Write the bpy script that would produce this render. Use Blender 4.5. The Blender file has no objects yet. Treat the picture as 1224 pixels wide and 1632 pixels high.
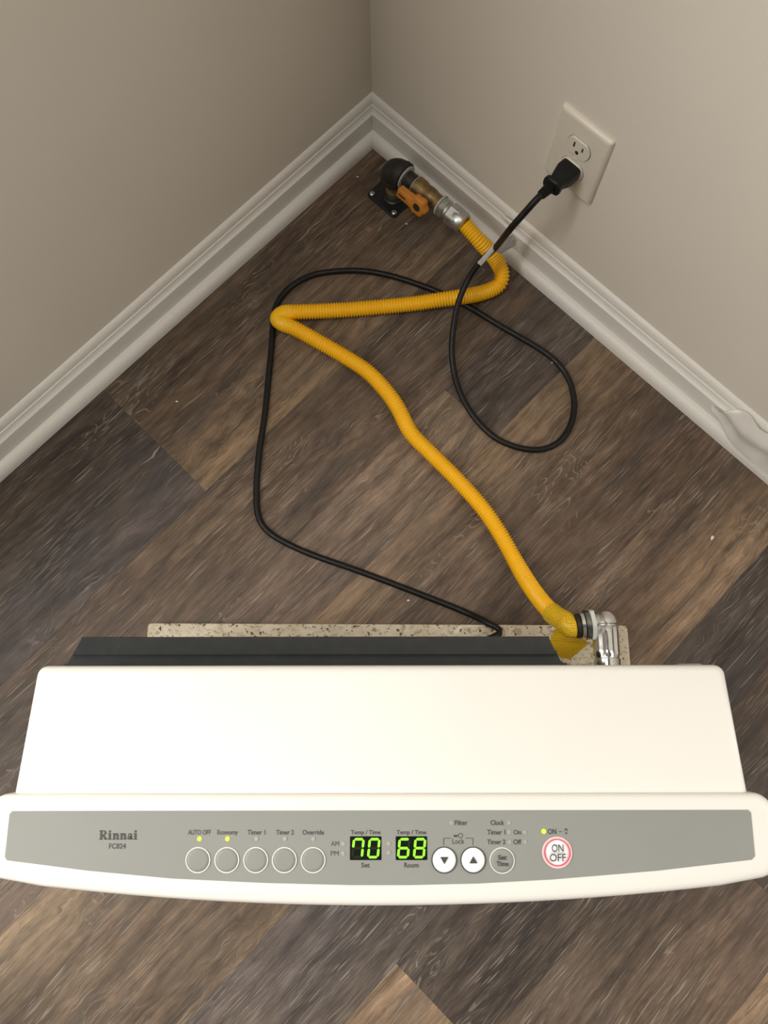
import bpy, math, random
from mathutils import Vector, Matrix
random.seed(7)
sc = bpy.context.scene
COL = sc.collection
PI = math.pi

# ------------------------------------------------------------------ camera
CAM_H = 1.18
F_PX, PITCH, ROLL = 1371.03, 1.33474814, -0.010391
IW, IH = 1224, 1632
fw = Vector((0, math.cos(PITCH), -math.sin(PITCH)))
_up = Vector((0, math.sin(PITCH), math.cos(PITCH)))
_rt = Vector((1, 0, 0))
rt = _rt * math.cos(ROLL) + _up * math.sin(ROLL)
up = -_rt * math.sin(ROLL) + _up * math.cos(ROLL)
cam_data = bpy.data.cameras.new('camera')
cam = bpy.data.objects.new('camera', cam_data)
COL.objects.link(cam)
cam_data.sensor_fit = 'VERTICAL'
cam_data.sensor_height = 36.0
cam_data.sensor_width = 27.0
cam_data.lens = 36.0 * F_PX / IH
cam_data.clip_start = 0.02
m = Matrix((rt, up, -fw)).transposed().to_4x4()
m.translation = (0, 0, CAM_H)
cam.matrix_world = m
sc.camera = cam

# ------------------------------------------------------------------ world + lights + exposure
world = bpy.data.worlds.new('room_ambient')
sc.world = world
world.use_nodes = True
bg = world.node_tree.nodes['Background']
bg.inputs[0].default_value = (1.0, 0.93, 0.83, 1)
bg.inputs[1].default_value = 0.11

def area_light(name, loc, target, sx, sy, power, color):
    d = bpy.data.lights.new(name, 'AREA')
    d.shape = 'RECTANGLE'; d.size = sx; d.size_y = sy
    d.energy = power; d.color = color
    o = bpy.data.objects.new(name, d)
    o.location = loc
    o.rotation_euler = (Vector(target) - Vector(loc)).to_track_quat('-Z', 'Y').to_euler()
    COL.objects.link(o)
    return o
# daylight from a window further back along the left wall, and a ceiling fixture
_c, _du, _dv = Vector((-.0113, .8708, 0)), Vector((.70498, .70923, 0)), Vector((-.70923, .70498, 0))
_win = _c + _du * -1.50 + _dv * .015 + Vector((0, 0, 1.35))
area_light('window_daylight', _win, _win - _dv, 1.0, 1.2, 43, (1.0, 0.965, 0.91))
_fill = _c + _du * .015 + _dv * -1.75 + Vector((0, 0, 1.25))
area_light('left_wall_fill', _fill, _fill - _du, 0.9, 1.6, 24, (1.0, 0.955, 0.89))  # added fill light brightening the outer left wall; no known opening there
area_light('ceiling_fixture', (-0.45, -0.12, 2.42), (-0.35, -0.1, 0.0), 0.6, 0.6, 13, (1.0, 0.93, 0.84))

sc.view_settings.view_transform = 'Standard'
sc.view_settings.look = 'None'
sc.view_settings.exposure = 0.0
sc.view_settings.gamma = 1.0
sc.view_settings.use_curve_mapping = False

# ------------------------------------------------------------------ geometry helpers
CORNER = Vector((-0.01131432, 0.87075807, 0))      # floor corner at the foot of the shoe moulding
DU = Vector((0.70498047, 0.70922671, 0))           # along the left wall, towards the corner
DV = Vector((-0.70922671, 0.70498047, 0))          # along the right wall, towards the corner
ROOM = Matrix((DU, DV, Vector((0, 0, 1)))).transposed().to_4x4()
ROOM.translation = CORNER
WALL_D = 0.027                                     # wall face behind the shoe moulding's foot

def uvz(u, v, z): return CORNER + DU * u + DV * v + Vector((0, 0, z))
def ray(px, py): return fw + rt * ((px - IW / 2) / F_PX) - up * ((py - IH / 2) / F_PX)
def P(px, py, z):
    """Point of the room at height z seen at a pixel of the photograph."""
    d = ray(px, py)
    return Vector((0, 0, CAM_H)) + d * ((z - CAM_H) / d.z)
def PUV(px, py, z=0.0):
    q = P(px, py, z) - CORNER
    return q.dot(DU), q.dot(DV)

class MB:
    def __init__(self): self.v = []; self.f = []
    def add(self, vs, fs):
        n = len(self.v)
        self.v += [Vector(x) for x in vs]
        self.f += [tuple(i + n for i in q) for q in fs]
        return self
    def box(self, lo, hi, mat=None, bev=0.0):
        x0, y0, z0 = lo; x1, y1, z1 = hi
        if bev <= 0:
            vs = [(x0,y0,z0),(x1,y0,z0),(x1,y1,z0),(x0,y1,z0),(x0,y0,z1),(x1,y0,z1),(x1,y1,z1),(x0,y1,z1)]
            fs = [(0,3,2,1),(4,5,6,7),(0,1,5,4),(1,2,6,5),(2,3,7,6),(3,0,4,7)]
            if mat: vs = [mat @ Vector(q) for q in vs]
            return self.add(vs, fs)
        pl = rounded_rect(x0, y0, x1, y1, bev, 3)
        return self.loft(pl, [(z0, bev*.6), (z0+bev*.4, bev*.15), (z0+bev, 0), (z1-bev, 0), (z1-bev*.4, bev*.15), (z1, bev*.6)], mat)
    def rings(self, rs, cap=True, closed=False):
        n = len(rs[0]); vs = [q for r in rs for q in r]; fs = []
        k = len(rs)
        for i in range(k if closed else k - 1):
            a = i * n; b = ((i + 1) % k) * n
            for j in range(n):
                j2 = (j + 1) % n
                fs.append((a + j, a + j2, b + j2, b + j))
        if cap and not closed:
            fs.append(tuple(reversed(range(n)))); fs.append(tuple((k - 1) * n + j for j in range(n)))
        return self.add(vs, fs)
    def loft(self, poly, levels, mat=None, zfun=None):
        """poly: list of (x, y) counter-clockwise; levels: (z, inset)."""
        n = len(poly); nor = []
        for i in range(n):
            a = Vector(poly[i - 1]); b = Vector(poly[i]); c = Vector(poly[(i + 1) % n])
            e1 = (b - a).normalized(); e2 = (c - b).normalized()
            n1 = Vector((-e1.y, e1.x)); n2 = Vector((-e2.y, e2.x))
            s = n1 + n2; s = s / max(s.dot(n1), 0.3) if s.length > 1e-6 else n1
            nor.append(s)
        rs = []
        for z, ins in levels:
            r = []
            for i in range(n):
                q = Vector(poly[i]) + nor[i] * ins
                zz = zfun(q.x, q.y, z) if zfun else z
                w = Vector((q.x, q.y, zz))
                r.append(mat @ w if mat else w)
            rs.append(r)
        return self.rings(rs)
    def lathe(self, prof, a, d, seg=24, lobes=None, cap=True):
        """prof: (distance along d, radius) from point a."""
        d = Vector(d).normalized(); a = Vector(a)
        x = d.orthogonal().normalized() if abs(d.z) > .9 else d.cross(Vector((0, 0, 1))).normalized()
        y = d.cross(x)
        rs = []
        for t, r in prof:
            ring = []
            for j in range(seg):
                an = 2 * PI * j / seg
                rr = r * (lobes(t, an) if lobes else 1)
                ring.append(a + d * t + (x * math.cos(an) + y * math.sin(an)) * rr)
            rs.append(ring)
        return self.rings(rs, cap)
    def sweep(self, pts, rad, seg=16):
        n = len(pts); fr = None; rs = []
        for i in range(n):
            t = (pts[min(i + 1, n - 1)] - pts[max(i - 1, 0)]).normalized()
            if fr is None:
                fr = t.orthogonal().normalized()
            fr = (fr - t * fr.dot(t)).normalized()
            b = t.cross(fr)
            r = rad(i) if callable(rad) else rad
            rs.append([pts[i] + (fr * math.cos(2*PI*j/seg) + b * math.sin(2*PI*j/seg)) * r for j in range(seg)])
        return self.rings(rs)
    def build(self, name, material, parent=None, smooth=True, angle=40):
        me = bpy.data.meshes.new(name)
        me.from_pydata([tuple(q) for q in self.v], [], self.f)
        me.validate(); me.update()
        if material: me.materials.append(material)
        if smooth:
            me.polygons.foreach_set('use_smooth', [True] * len(me.polygons))
            me.set_sharp_from_angle(angle=math.radians(angle))
        o = bpy.data.objects.new(name, me)
        COL.objects.link(o)
        if parent: o.parent = parent
        return o

def rounded_rect(x0, y0, x1, y1, r, k=4):
    out = []
    for cx, cy, a0 in ((x1-r, y1-r, 0), (x0+r, y1-r, PI/2), (x0+r, y0+r, PI), (x1-r, y0+r, 1.5*PI)):
        for i in range(k + 1):
            a = a0 + PI/2 * i / k
            out.append((cx + r*math.cos(a), cy + r*math.sin(a)))
    return out

def catmull(pts, step):
    pts = [Vector(q) for q in pts]
    e = [pts[0]*2 - pts[1]] + pts + [pts[-1]*2 - pts[-2]]
    dense = []
    for i in range(1, len(e) - 2):
        p0, p1, p2, p3 = e[i-1:i+3]
        for k in range(24):
            t = k / 24
            dense.append(.5*((2*p1) + (p2-p0)*t + (2*p0-5*p1+4*p2-p3)*t*t + (3*p1-p0-3*p2+p3)*t**3))
    dense.append(pts[-1])
    L = [0]
    for a, b in zip(dense, dense[1:]): L.append(L[-1] + (b-a).length)
    n = max(2, int(round(L[-1] / step))); out = []; j = 0
    for i in range(n + 1):
        s = L[-1] * i / n
        while j < len(L) - 2 and L[j+1] < s: j += 1
        q = (s - L[j]) / max(L[j+1] - L[j], 1e-9)
        out.append(dense[j].lerp(dense[j+1], min(max(q, 0), 1)))
    return out

def tag(o, label=None, cat=None, group=None, kind=None):
    if label: o['label'] = label
    if cat: o['category'] = cat
    if group: o['group'] = group
    if kind: o['kind'] = kind
    return o
def empty(name, loc=(0, 0, 0), rz=0.0):
    o = bpy.data.objects.new(name, None); COL.objects.link(o)
    o.empty_display_size = .05
    o.location = loc; o.rotation_euler = (0, 0, rz)
    return o
def frame_on(o, mat): o.matrix_world = mat; return o

# ------------------------------------------------------------------ materials
def lin(c): return tuple(((x/255)/12.92 if x/255 <= .04045 else ((x/255+.055)/1.055)**2.4) for x in c)
def base_mat(name, col, rough=.5, metal=0.0, spec=.5, emit=None, es=0.0):
    mt = bpy.data.materials.new(name); mt.use_nodes = True
    b = mt.node_tree.nodes['Principled BSDF']
    b.inputs['Base Color'].default_value = (*col, 1)
    b.inputs['Roughness'].default_value = rough
    b.inputs['Metallic'].default_value = metal
    b.inputs['Specular IOR Level'].default_value = spec
    if emit:
        b.inputs['Emission Color'].default_value = (*emit, 1)
        b.inputs['Emission Strength'].default_value = es
    return mt
class NT:
    def __init__(self, mt): self.t = mt.node_tree; self.b = self.t.nodes['Principled BSDF']
    def n(self, ty, **kw):
        x = self.t.nodes.new(ty)
        for k, v in kw.items():
            if k == 'inp':
                for kk, vv in v.items(): x.inputs[kk].default_value = vv
            else: setattr(x, k, v)
        return x
    def l(self, a, b): self.t.links.new(a, b)
    def math(self, op, a, b=None, clamp=False):
        x = self.n('ShaderNodeMath', operation=op, use_clamp=clamp)
        for i, q in enumerate((a, b)):
            if q is None: continue
            if isinstance(q, (int, float)): x.inputs[i].default_value = q
            else: self.l(q, x.inputs[i])
        return x.outputs[0]
    def noise(self, vec, scale, detail=3, rough=.55, sc3=None, dist=0.0):
        if sc3:
            mp = self.n('ShaderNodeMapping'); mp.inputs['Scale'].default_value = sc3
            self.l(vec, mp.inputs['Vector']); vec = mp.outputs[0]
        x = self.n('ShaderNodeTexNoise', inp={'Scale': scale, 'Detail': detail, 'Roughness': rough, 'Distortion': dist})
        self.l(vec, x.inputs['Vector'])
        return x.outputs['Fac']
    def ramp(self, fac, a, b, va=0.0, vb=1.0):
        x = self.n('ShaderNodeMapRange', clamp=True)
        for k, q in zip((1, 2, 3, 4), (a, b, va, vb)): x.inputs[k].default_value = q
        self.l(fac, x.inputs[0]); return x.outputs[0]
    def mix(self, fac, a, b, mode='MIX'):
        x = self.n('ShaderNodeMix', data_type='RGBA', blend_type=mode)
        for sock, q in ((x.inputs[0], fac), (x.inputs[6], a), (x.inputs[7], b)):
            if isinstance(q, (int, float)): sock.default_value = q
            elif isinstance(q, tuple): sock.default_value = (*q[:3], 1)
            else: self.l(q, sock)
        return x.outputs[2]
    def bump(self, h, strength, dist):
        x = self.n('ShaderNodeBump', inp={'Strength': strength, 'Distance': dist})
        self.l(h, x.inputs['Height']); self.l(x.outputs[0], self.b.inputs['Normal'])
    def obj(self): return self.n('ShaderNodeTexCoord').outputs['Object']

def mat_wall():
    mt = base_mat('wall_paint', (.70, .645, .55), .75, spec=.25); t = NT(mt); c = t.obj()
    big = t.noise(c, 3.0, 2)
    col = t.mix(t.ramp(big, .35, .65), (.725, .68, .60), (.755, .71, .63))
    t.l(col, t.b.inputs['Base Color'])
    t.bump(t.noise(c, 420, 3), .12, .0006)
    return mt
def mat_trim():
    mt = base_mat('trim_paint', (.78, .75, .68), .42, spec=.4); t = NT(mt); c = t.obj()
    sm = t.ramp(t.noise(c, 55, 5, .7), .62, .74)
    sc_ = t.ramp(t.noise(c, 260, 3, .6), .66, .76)
    col = t.mix(t.math('MULTIPLY', sm, .35), (.76, .745, .70), (.58, .55, .48))
    col = t.mix(t.math('MULTIPLY', sc_, .35), col, (.42, .38, .32))
    t.l(col, t.b.inputs['Base Color'])
    t.bump(t.noise(c, 160, 3), .08, .0006)
    return mt
def mat_wood():
    mt = base_mat('vinyl_plank', (.1, .07, .05), .5, spec=.35); t = NT(mt)
    oi = t.n('ShaderNodeObjectInfo')
    off = t.n('ShaderNodeCombineXYZ')
    t.l(t.math('MULTIPLY', oi.outputs['Random'], 17.3), off.inputs[0])
    t.l(t.math('MULTIPLY', oi.outputs['Random'], 41.9), off.inputs[1])
    ad = t.n('ShaderNodeVectorMath', operation='ADD')
    t.l(t.obj(), ad.inputs[0]); t.l(off.outputs[0], ad.inputs[1])
    c0 = ad.outputs[0]
    # wander of the grain: nearly straight, swirling only in patches
    wob = t.noise(c0, 1.0, 2, .5, (3.0, 9, 1))
    swirl = t.ramp(t.noise(c0, 1.0, 2, .5, (5, 9, 1)), .56, .72)
    wob2 = t.noise(c0, 1.0, 2, .5, (24, 40, 1))
    w = t.math('ADD', t.math('MULTIPLY', t.math('SUBTRACT', wob, .5), .030), t.math('MULTIPLY', t.math('MULTIPLY', t.math('SUBTRACT', wob2, .5), swirl), .045))
    cw = t.n('ShaderNodeCombineXYZ'); t.l(w, cw.inputs[1])
    ad2 = t.n('ShaderNodeVectorMath', operation='ADD')
    t.l(c0, ad2.inputs[0]); t.l(cw.outputs[0], ad2.inputs[1])
    c = ad2.outputs[0]
    att = t.n('ShaderNodeAttribute', attribute_name='tone')
    tone = att.outputs['Color']
    broad = t.noise(c, 1.0, 3, .6, (5, 55, 1))
    fine = t.noise(c, 1.0, 4, .7, (18, 380, 1))
    mott = t.noise(c0, 1.0, 5, .65, (26, 60, 1))
    gain = t.math('MULTIPLY', t.ramp(broad, .3, .7, .55, 1.48), t.ramp(fine, .28, .72, .58, 1.42))
    gain = t.math('MULTIPLY', gain, t.ramp(mott, .3, .7, .68, 1.32))
    g3 = t.n('ShaderNodeCombineColor')
    for i in range(3): t.l(gain, g3.inputs[i])
    col = t.mix(1.0, tone, g3.outputs[0], 'MULTIPLY')
    # tonal drift: some stripes cooler, some redder, some paler
    hue = t.noise(c, 1.0, 3, .5, (4, 22, 1))
    col = t.mix(t.ramp(hue, .54, .70, 0, .45), col, (.062, .055, .051))
    hue2 = t.noise(c0, 1.0, 3, .5, (6, 24, 1))
    col = t.mix(t.ramp(hue2, .55, .72, 0, .40), col, (.160, .120, .086))
    hue3 = t.noise(c, 1.0, 4, .6, (8, 90, 1))
    col = t.mix(t.ramp(hue3, .58, .74, 0, .50), col, (.20, .15, .105))
    # pale limed flecks in the pores, in patches, and thin contour lines of cathedral grain
    fl = t.noise(c, 1.0, 1, .5, (26, 620, 1))
    fmask = t.ramp(t.noise(c0, 1.0, 3, .6, (6, 16, 1)), .44, .60, .04, 1)
    fl = t.math('MULTIPLY', t.ramp(fl, .59, .655), fmask)
    fl2 = t.math('MULTIPLY', t.ramp(t.noise(c, 1.0, 1, .5, (12, 360, 1)), .67, .72), t.ramp(t.noise(c0, 1.0, 2, .5, (8, 12, 1)), .46, .58))
    field = t.noise(c, 1.0, 2, .45, (5.5, 22, 1))
    fr_ = t.math('FRACT', t.math('MULTIPLY', field, 26.0))
    cat = t.math('MULTIPLY', t.ramp(fr_, .0, .10), t.ramp(fr_, .18, .30, 1, 0))
    cat = t.math('MULTIPLY', cat, t.ramp(t.noise(c0, 1.0, 2, .5, (4.5, 15, 1)), .56, .64))
    cat = t.math('MULTIPLY', cat, t.ramp(t.noise(c, 1.0, 2, .6, (60, 160, 1)), .40, .55))
    fleck = t.math('MAXIMUM', t.math('MULTIPLY', fl, .42), t.math('MULTIPLY', fl2, .60))
    fleck = t.math('MAXIMUM', fleck, t.math('MULTIPLY', cat, .42))
    col = t.mix(fleck, col, (.40, .345, .285))
    dk = t.math('MULTIPLY', t.ramp(t.noise(c, 1.0, 3, .6, (13, 190, 1)), .60, .74), .6)
    col = t.mix(dk, col, (.030, .021, .016))
    t.l(col, t.b.inputs['Base Color'])
    t.l(t.ramp(fine, .3, .7, .42, .58), t.b.inputs['Roughness'])
    t.bump(t.math('SUBTRACT', t.math('MULTIPLY', fine, .4), fleck), .22, .0006)
    return mt
def mat_granite():
    mt = base_mat('granite', (.5, .45, .35), .3, spec=.5); t = NT(mt); c = t.obj()
    a = t.noise(c, 38, 4, .6); b = t.noise(c, 85, 4, .65); d = t.noise(c, 190, 3, .6); e = t.noise(c, 110, 4, .6, (1, 1.3, 1))
    col = t.mix(t.ramp(a, .38, .62), (.62, .54, .39), (.73, .67, .54))
    col = t.mix(t.ramp(b, .58, .70), col, (.42, .34, .23))
    col = t.mix(t.ramp(d, .585, .65), col, (.055, .045, .035))
    col = t.mix(t.ramp(e, .55, .66, 0, .75), col, (.24, .18, .11))
    col = t.mix(t.ramp(t.noise(c, 70, 2), .66, .72), col, (.78, .75, .68))
    t.l(col, t.b.inputs['Base Color'])
    return mt
def mat_hose():
    mt = base_mat('yellow_coating', (.83, .40, .012), .38, spec=.5); t = NT(mt); c = t.obj()
    col = t.mix(t.ramp(t.noise(c, 30, 2), .3, .7), (.94, .50, .005), (.98, .545, .008))
    t.l(col, t.b.inputs['Base Color'])
    return mt
def mat_speckle(name, col, dark, scale, rough, metal=0.0, amt=.4, spec=.5):
    mt = base_mat(name, col, rough, metal, spec); t = NT(mt); c = t.obj()
    k = t.math('MULTIPLY', t.ramp(t.noise(c, scale, 4, .6), .42, .68), amt)
    t.l(t.mix(k, tuple(col), tuple(dark)), t.b.inputs['Base Color'])
    t.l(t.ramp(t.noise(c, scale * 1.7, 3), .3, .7, rough * .8, min(1, rough * 1.25)), t.b.inputs['Roughness'])
    t.bump(t.noise(c, scale * 3, 3), .06, .0004)
    return mt
def mat_tagprint():
    """yellow warning tag with rows of tiny dark print"""
    mt = base_mat('printed_tag', (.75, .46, .02), .4); t = NT(mt)
    uv = t.n('ShaderNodeUVMap', uv_map='UVMap').outputs[0]
    sp = t.n('ShaderNodeSeparateXYZ'); t.l(uv, sp.inputs[0])
    rows = t.math('FRACT', t.math('MULTIPLY', sp.outputs[1], 400.0))
    line = t.math('MULTIPLY', t.ramp(rows, .18, .26), t.ramp(rows, .62, .70, 1, 0))
    brk = t.ramp(t.noise(uv, 1.0, 2, .6, (900, 400, 1)), .40, .5)
    ink = t.math('MULTIPLY', t.math('MULTIPLY', line, brk), .5)
    t.l(t.mix(ink, (.86, .54, .015), (.12, .08, .01)), t.b.inputs['Base Color'])
    return mt
def mat_plastic_film():
    mt = base_mat('plastic_film', (.86, .83, .78), .28, spec=.5)
    b = mt.node_tree.nodes['Principled BSDF']
    b.inputs['Transmission Weight'].default_value = .0
    b.inputs['Alpha'].default_value = .5
    t = NT(mt); c = t.obj()
    t.l(t.mix(t.ramp(t.noise(c, 45, 3), .4, .65), (.90, .88, .84), (.82, .80, .75)), t.b.inputs['Base Color'])
    t.bump(t.noise(c, 120, 3), .2, .001)
    return mt
def mat_label_film():
    mt = base_mat('clear_label_film', (.50, .49, .47), .22, spec=.6)
    b = mt.node_tree.nodes['Principled BSDF']; b.inputs['Alpha'].default_value = .8
    t = NT(mt); c = t.obj()
    t.l(t.mix(t.ramp(t.noise(c, 180, 2), .5, .7, 0, .6), (.66, .655, .64), (.34, .33, .31)), t.b.inputs['Base Color'])
    return mt

M = dict(
    wall=mat_wall(), trim=mat_trim(), wood=mat_wood(), granite=mat_granite(), hose=mat_hose(),
    subfloor=mat_speckle('subfloor', (.03, .022, .016), (.015, .01, .008), 60, .9),
    white=mat_speckle('white_enamel', (.725, .71, .672), (.71, .695, .658), 6, .38, amt=.3, spec=.45),
    panel=mat_speckle('grey_panel', (.250, .257, .241), (.234, .241, .225), 9, .5, amt=.5, spec=.2),
    ink=base_mat('dark_print', (.045, .045, .042), .5),
    ring=base_mat('pale_ring', (.62, .62, .58), .4),
    btn_grey=mat_speckle('button_grey', (.245, .251, .234), (.23, .235, .219), 40, .5, amt=.5, spec=.2),
    btn_white=mat_speckle('button_white', (.80, .82, .84), (.74, .76, .78), 60, .35, amt=.4),
    btn_pink=base_mat('button_pink_rim', (.80, .56, .58), .4),
    red=base_mat('red_ring', (.62, .10, .15), .4),
    led_on=base_mat('led_lit', (.4, .6, .02), .4, emit=(.62, 1.0, .03), es=1.3),
    led_off=base_mat('led_unlit', (.33, .33, .305), .35),
    glass_blk=base_mat('display_black', (.004, .006, .004), .35, spec=.12),
    seg=base_mat('display_green', (.1, .5, .02), .4, emit=(.28, 1.0, .015), es=1.25),
    seg_off=base_mat('display_unlit', (.014, .022, .010), .4, spec=.1),
    black_pl=mat_speckle('black_plastic', (.030, .034, .037), (.040, .044, .047), 90, .42, amt=.6, spec=.4),
    rubber=mat_speckle('black_rubber', (.005, .005, .005), (.009, .009, .009), 120, .45, amt=.5, spec=.35),
    iron=mat_speckle('black_iron', (.028, .026, .024), (.055, .045, .035), 130, .55, metal=.4, amt=.6),
    flange=mat_speckle('flange_black', (.008, .009, .011), (.014, .014, .016), 90, .4, amt=.5),
    brass=mat_speckle('aged_brass', (.25, .165, .07), (.12, .085, .045), 90, .5, metal=.6, amt=.8),
    nipple=mat_speckle('rusty_nipple', (.30, .22, .11), (.09, .065, .035), 160, .45, metal=.6, amt=.8),
    steel=mat_speckle('zinc_steel', (.52, .53, .52), (.34, .35, .34), 120, .34, metal=.9, amt=.6),
    chrome=mat_speckle('chrome', (.80, .80, .80), (.66, .66, .67), 60, .16, metal=1.0, amt=.4),
    chrome_dk=mat_speckle('dark_chrome', (.30, .30, .28), (.18, .18, .17), 60, .2, metal=1.0, amt=.5),
    sealant=mat_speckle('thread_sealant', (.46, .47, .44), (.33, .33, .30), 200, .6, amt=.6),
    pale=mat_speckle('pale_plastic', (.70, .72, .68), (.58, .60, .56), 160, .5, amt=.5),
    orange=mat_speckle('orange_handle', (.62, .235, .025), (.42, .16, .02), 80, .5, amt=.5),
    plate=mat_speckle('outlet_plastic', (.74, .69, .60), (.71, .66, .575), 25, .3, amt=.3),
    slot=base_mat('outlet_slot', (.02, .017, .014), .6),
    grey=mat_speckle('grey_metal', (.32, .33, .33), (.22, .23, .23), 70, .4, metal=.5, amt=.5),
    tagprint=mat_tagprint(), film=mat_plastic_film(), labelfilm=mat_label_film(),
    chip=base_mat('white_chip', (.78, .76, .72), .5),
)

# ------------------------------------------------------------------ floor of planks
U_ = CAM_H
mb = MB().box((-2.8, -2.8, -.03), (WALL_D, WALL_D, -.0052))
floor = mb.build('floor', M['subfloor'], smooth=False)
floor.matrix_world = ROOM.copy()
tag(floor, 'dark brown wood look vinyl plank floor', kind='structure')

ROWS = [  # (v top, v bottom, joints in u) in units of the camera height
    (WALL_D / U_, -.1855, [-1.55, -.477]),
    (-.1855, -.303, [-1.22]),
    (-.303, -.389, [-1.22, -.182]),
    (-.389, -.592, [-1.60, -.62]),
    (-.592, -.711, [-1.50, -.45]),
    (-.711, -.795, [-1.55, -.690]),
    (-.795, -.998, [-1.30, -.36]),
    (-.998, -1.115, [-1.60, -.75]),
    (-1.115, -1.201, [-1.4]),
    (-1.201, -1.404, [-1.1]),
    (-1.404, -1.607, [-1.5]),
]
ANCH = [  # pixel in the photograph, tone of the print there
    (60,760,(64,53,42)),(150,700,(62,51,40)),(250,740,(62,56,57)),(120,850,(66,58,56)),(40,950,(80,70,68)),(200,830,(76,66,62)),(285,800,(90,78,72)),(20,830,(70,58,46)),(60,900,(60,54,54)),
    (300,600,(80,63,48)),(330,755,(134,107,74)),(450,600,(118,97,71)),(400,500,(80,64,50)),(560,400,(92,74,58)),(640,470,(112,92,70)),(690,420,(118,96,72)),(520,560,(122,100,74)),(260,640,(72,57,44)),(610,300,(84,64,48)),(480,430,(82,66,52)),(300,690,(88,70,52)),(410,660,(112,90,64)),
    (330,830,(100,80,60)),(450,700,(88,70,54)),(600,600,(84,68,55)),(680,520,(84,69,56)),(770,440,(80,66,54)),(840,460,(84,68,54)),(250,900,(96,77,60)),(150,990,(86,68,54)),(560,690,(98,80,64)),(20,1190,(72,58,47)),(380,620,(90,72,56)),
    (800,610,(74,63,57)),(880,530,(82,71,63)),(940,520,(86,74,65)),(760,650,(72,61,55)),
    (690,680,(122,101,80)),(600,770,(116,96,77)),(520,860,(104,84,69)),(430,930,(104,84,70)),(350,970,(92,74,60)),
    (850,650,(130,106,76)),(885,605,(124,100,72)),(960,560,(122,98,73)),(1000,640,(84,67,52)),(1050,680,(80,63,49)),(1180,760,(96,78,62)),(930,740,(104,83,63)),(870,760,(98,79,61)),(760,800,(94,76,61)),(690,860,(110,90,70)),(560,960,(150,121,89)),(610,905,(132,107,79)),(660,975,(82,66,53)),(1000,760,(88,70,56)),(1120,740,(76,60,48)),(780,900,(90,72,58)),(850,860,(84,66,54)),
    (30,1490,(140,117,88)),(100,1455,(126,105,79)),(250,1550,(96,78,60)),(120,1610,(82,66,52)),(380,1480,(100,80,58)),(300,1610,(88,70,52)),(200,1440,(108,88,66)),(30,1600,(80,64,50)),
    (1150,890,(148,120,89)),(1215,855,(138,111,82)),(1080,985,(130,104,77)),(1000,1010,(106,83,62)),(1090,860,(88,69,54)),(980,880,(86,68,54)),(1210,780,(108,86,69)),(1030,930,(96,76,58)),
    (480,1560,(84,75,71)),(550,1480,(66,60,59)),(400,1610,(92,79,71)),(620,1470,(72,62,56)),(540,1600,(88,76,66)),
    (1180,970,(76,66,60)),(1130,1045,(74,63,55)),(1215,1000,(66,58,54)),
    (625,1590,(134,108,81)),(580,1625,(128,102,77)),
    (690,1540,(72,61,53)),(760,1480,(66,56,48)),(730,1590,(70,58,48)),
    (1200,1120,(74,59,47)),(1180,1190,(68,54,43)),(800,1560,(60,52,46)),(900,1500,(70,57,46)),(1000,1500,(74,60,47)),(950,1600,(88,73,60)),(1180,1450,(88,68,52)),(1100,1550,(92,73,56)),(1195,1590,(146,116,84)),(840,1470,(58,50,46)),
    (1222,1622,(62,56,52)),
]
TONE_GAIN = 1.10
def anchors_in(u0, u1, v0, v1):
    out = []
    for px, py, c in ANCH:
        a, b = PUV(px, py)
        if u0 <= a <= u1 and v0 <= b <= v1: out.append((a, b, lin(c)))
    return out
GAP = .00006
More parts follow.
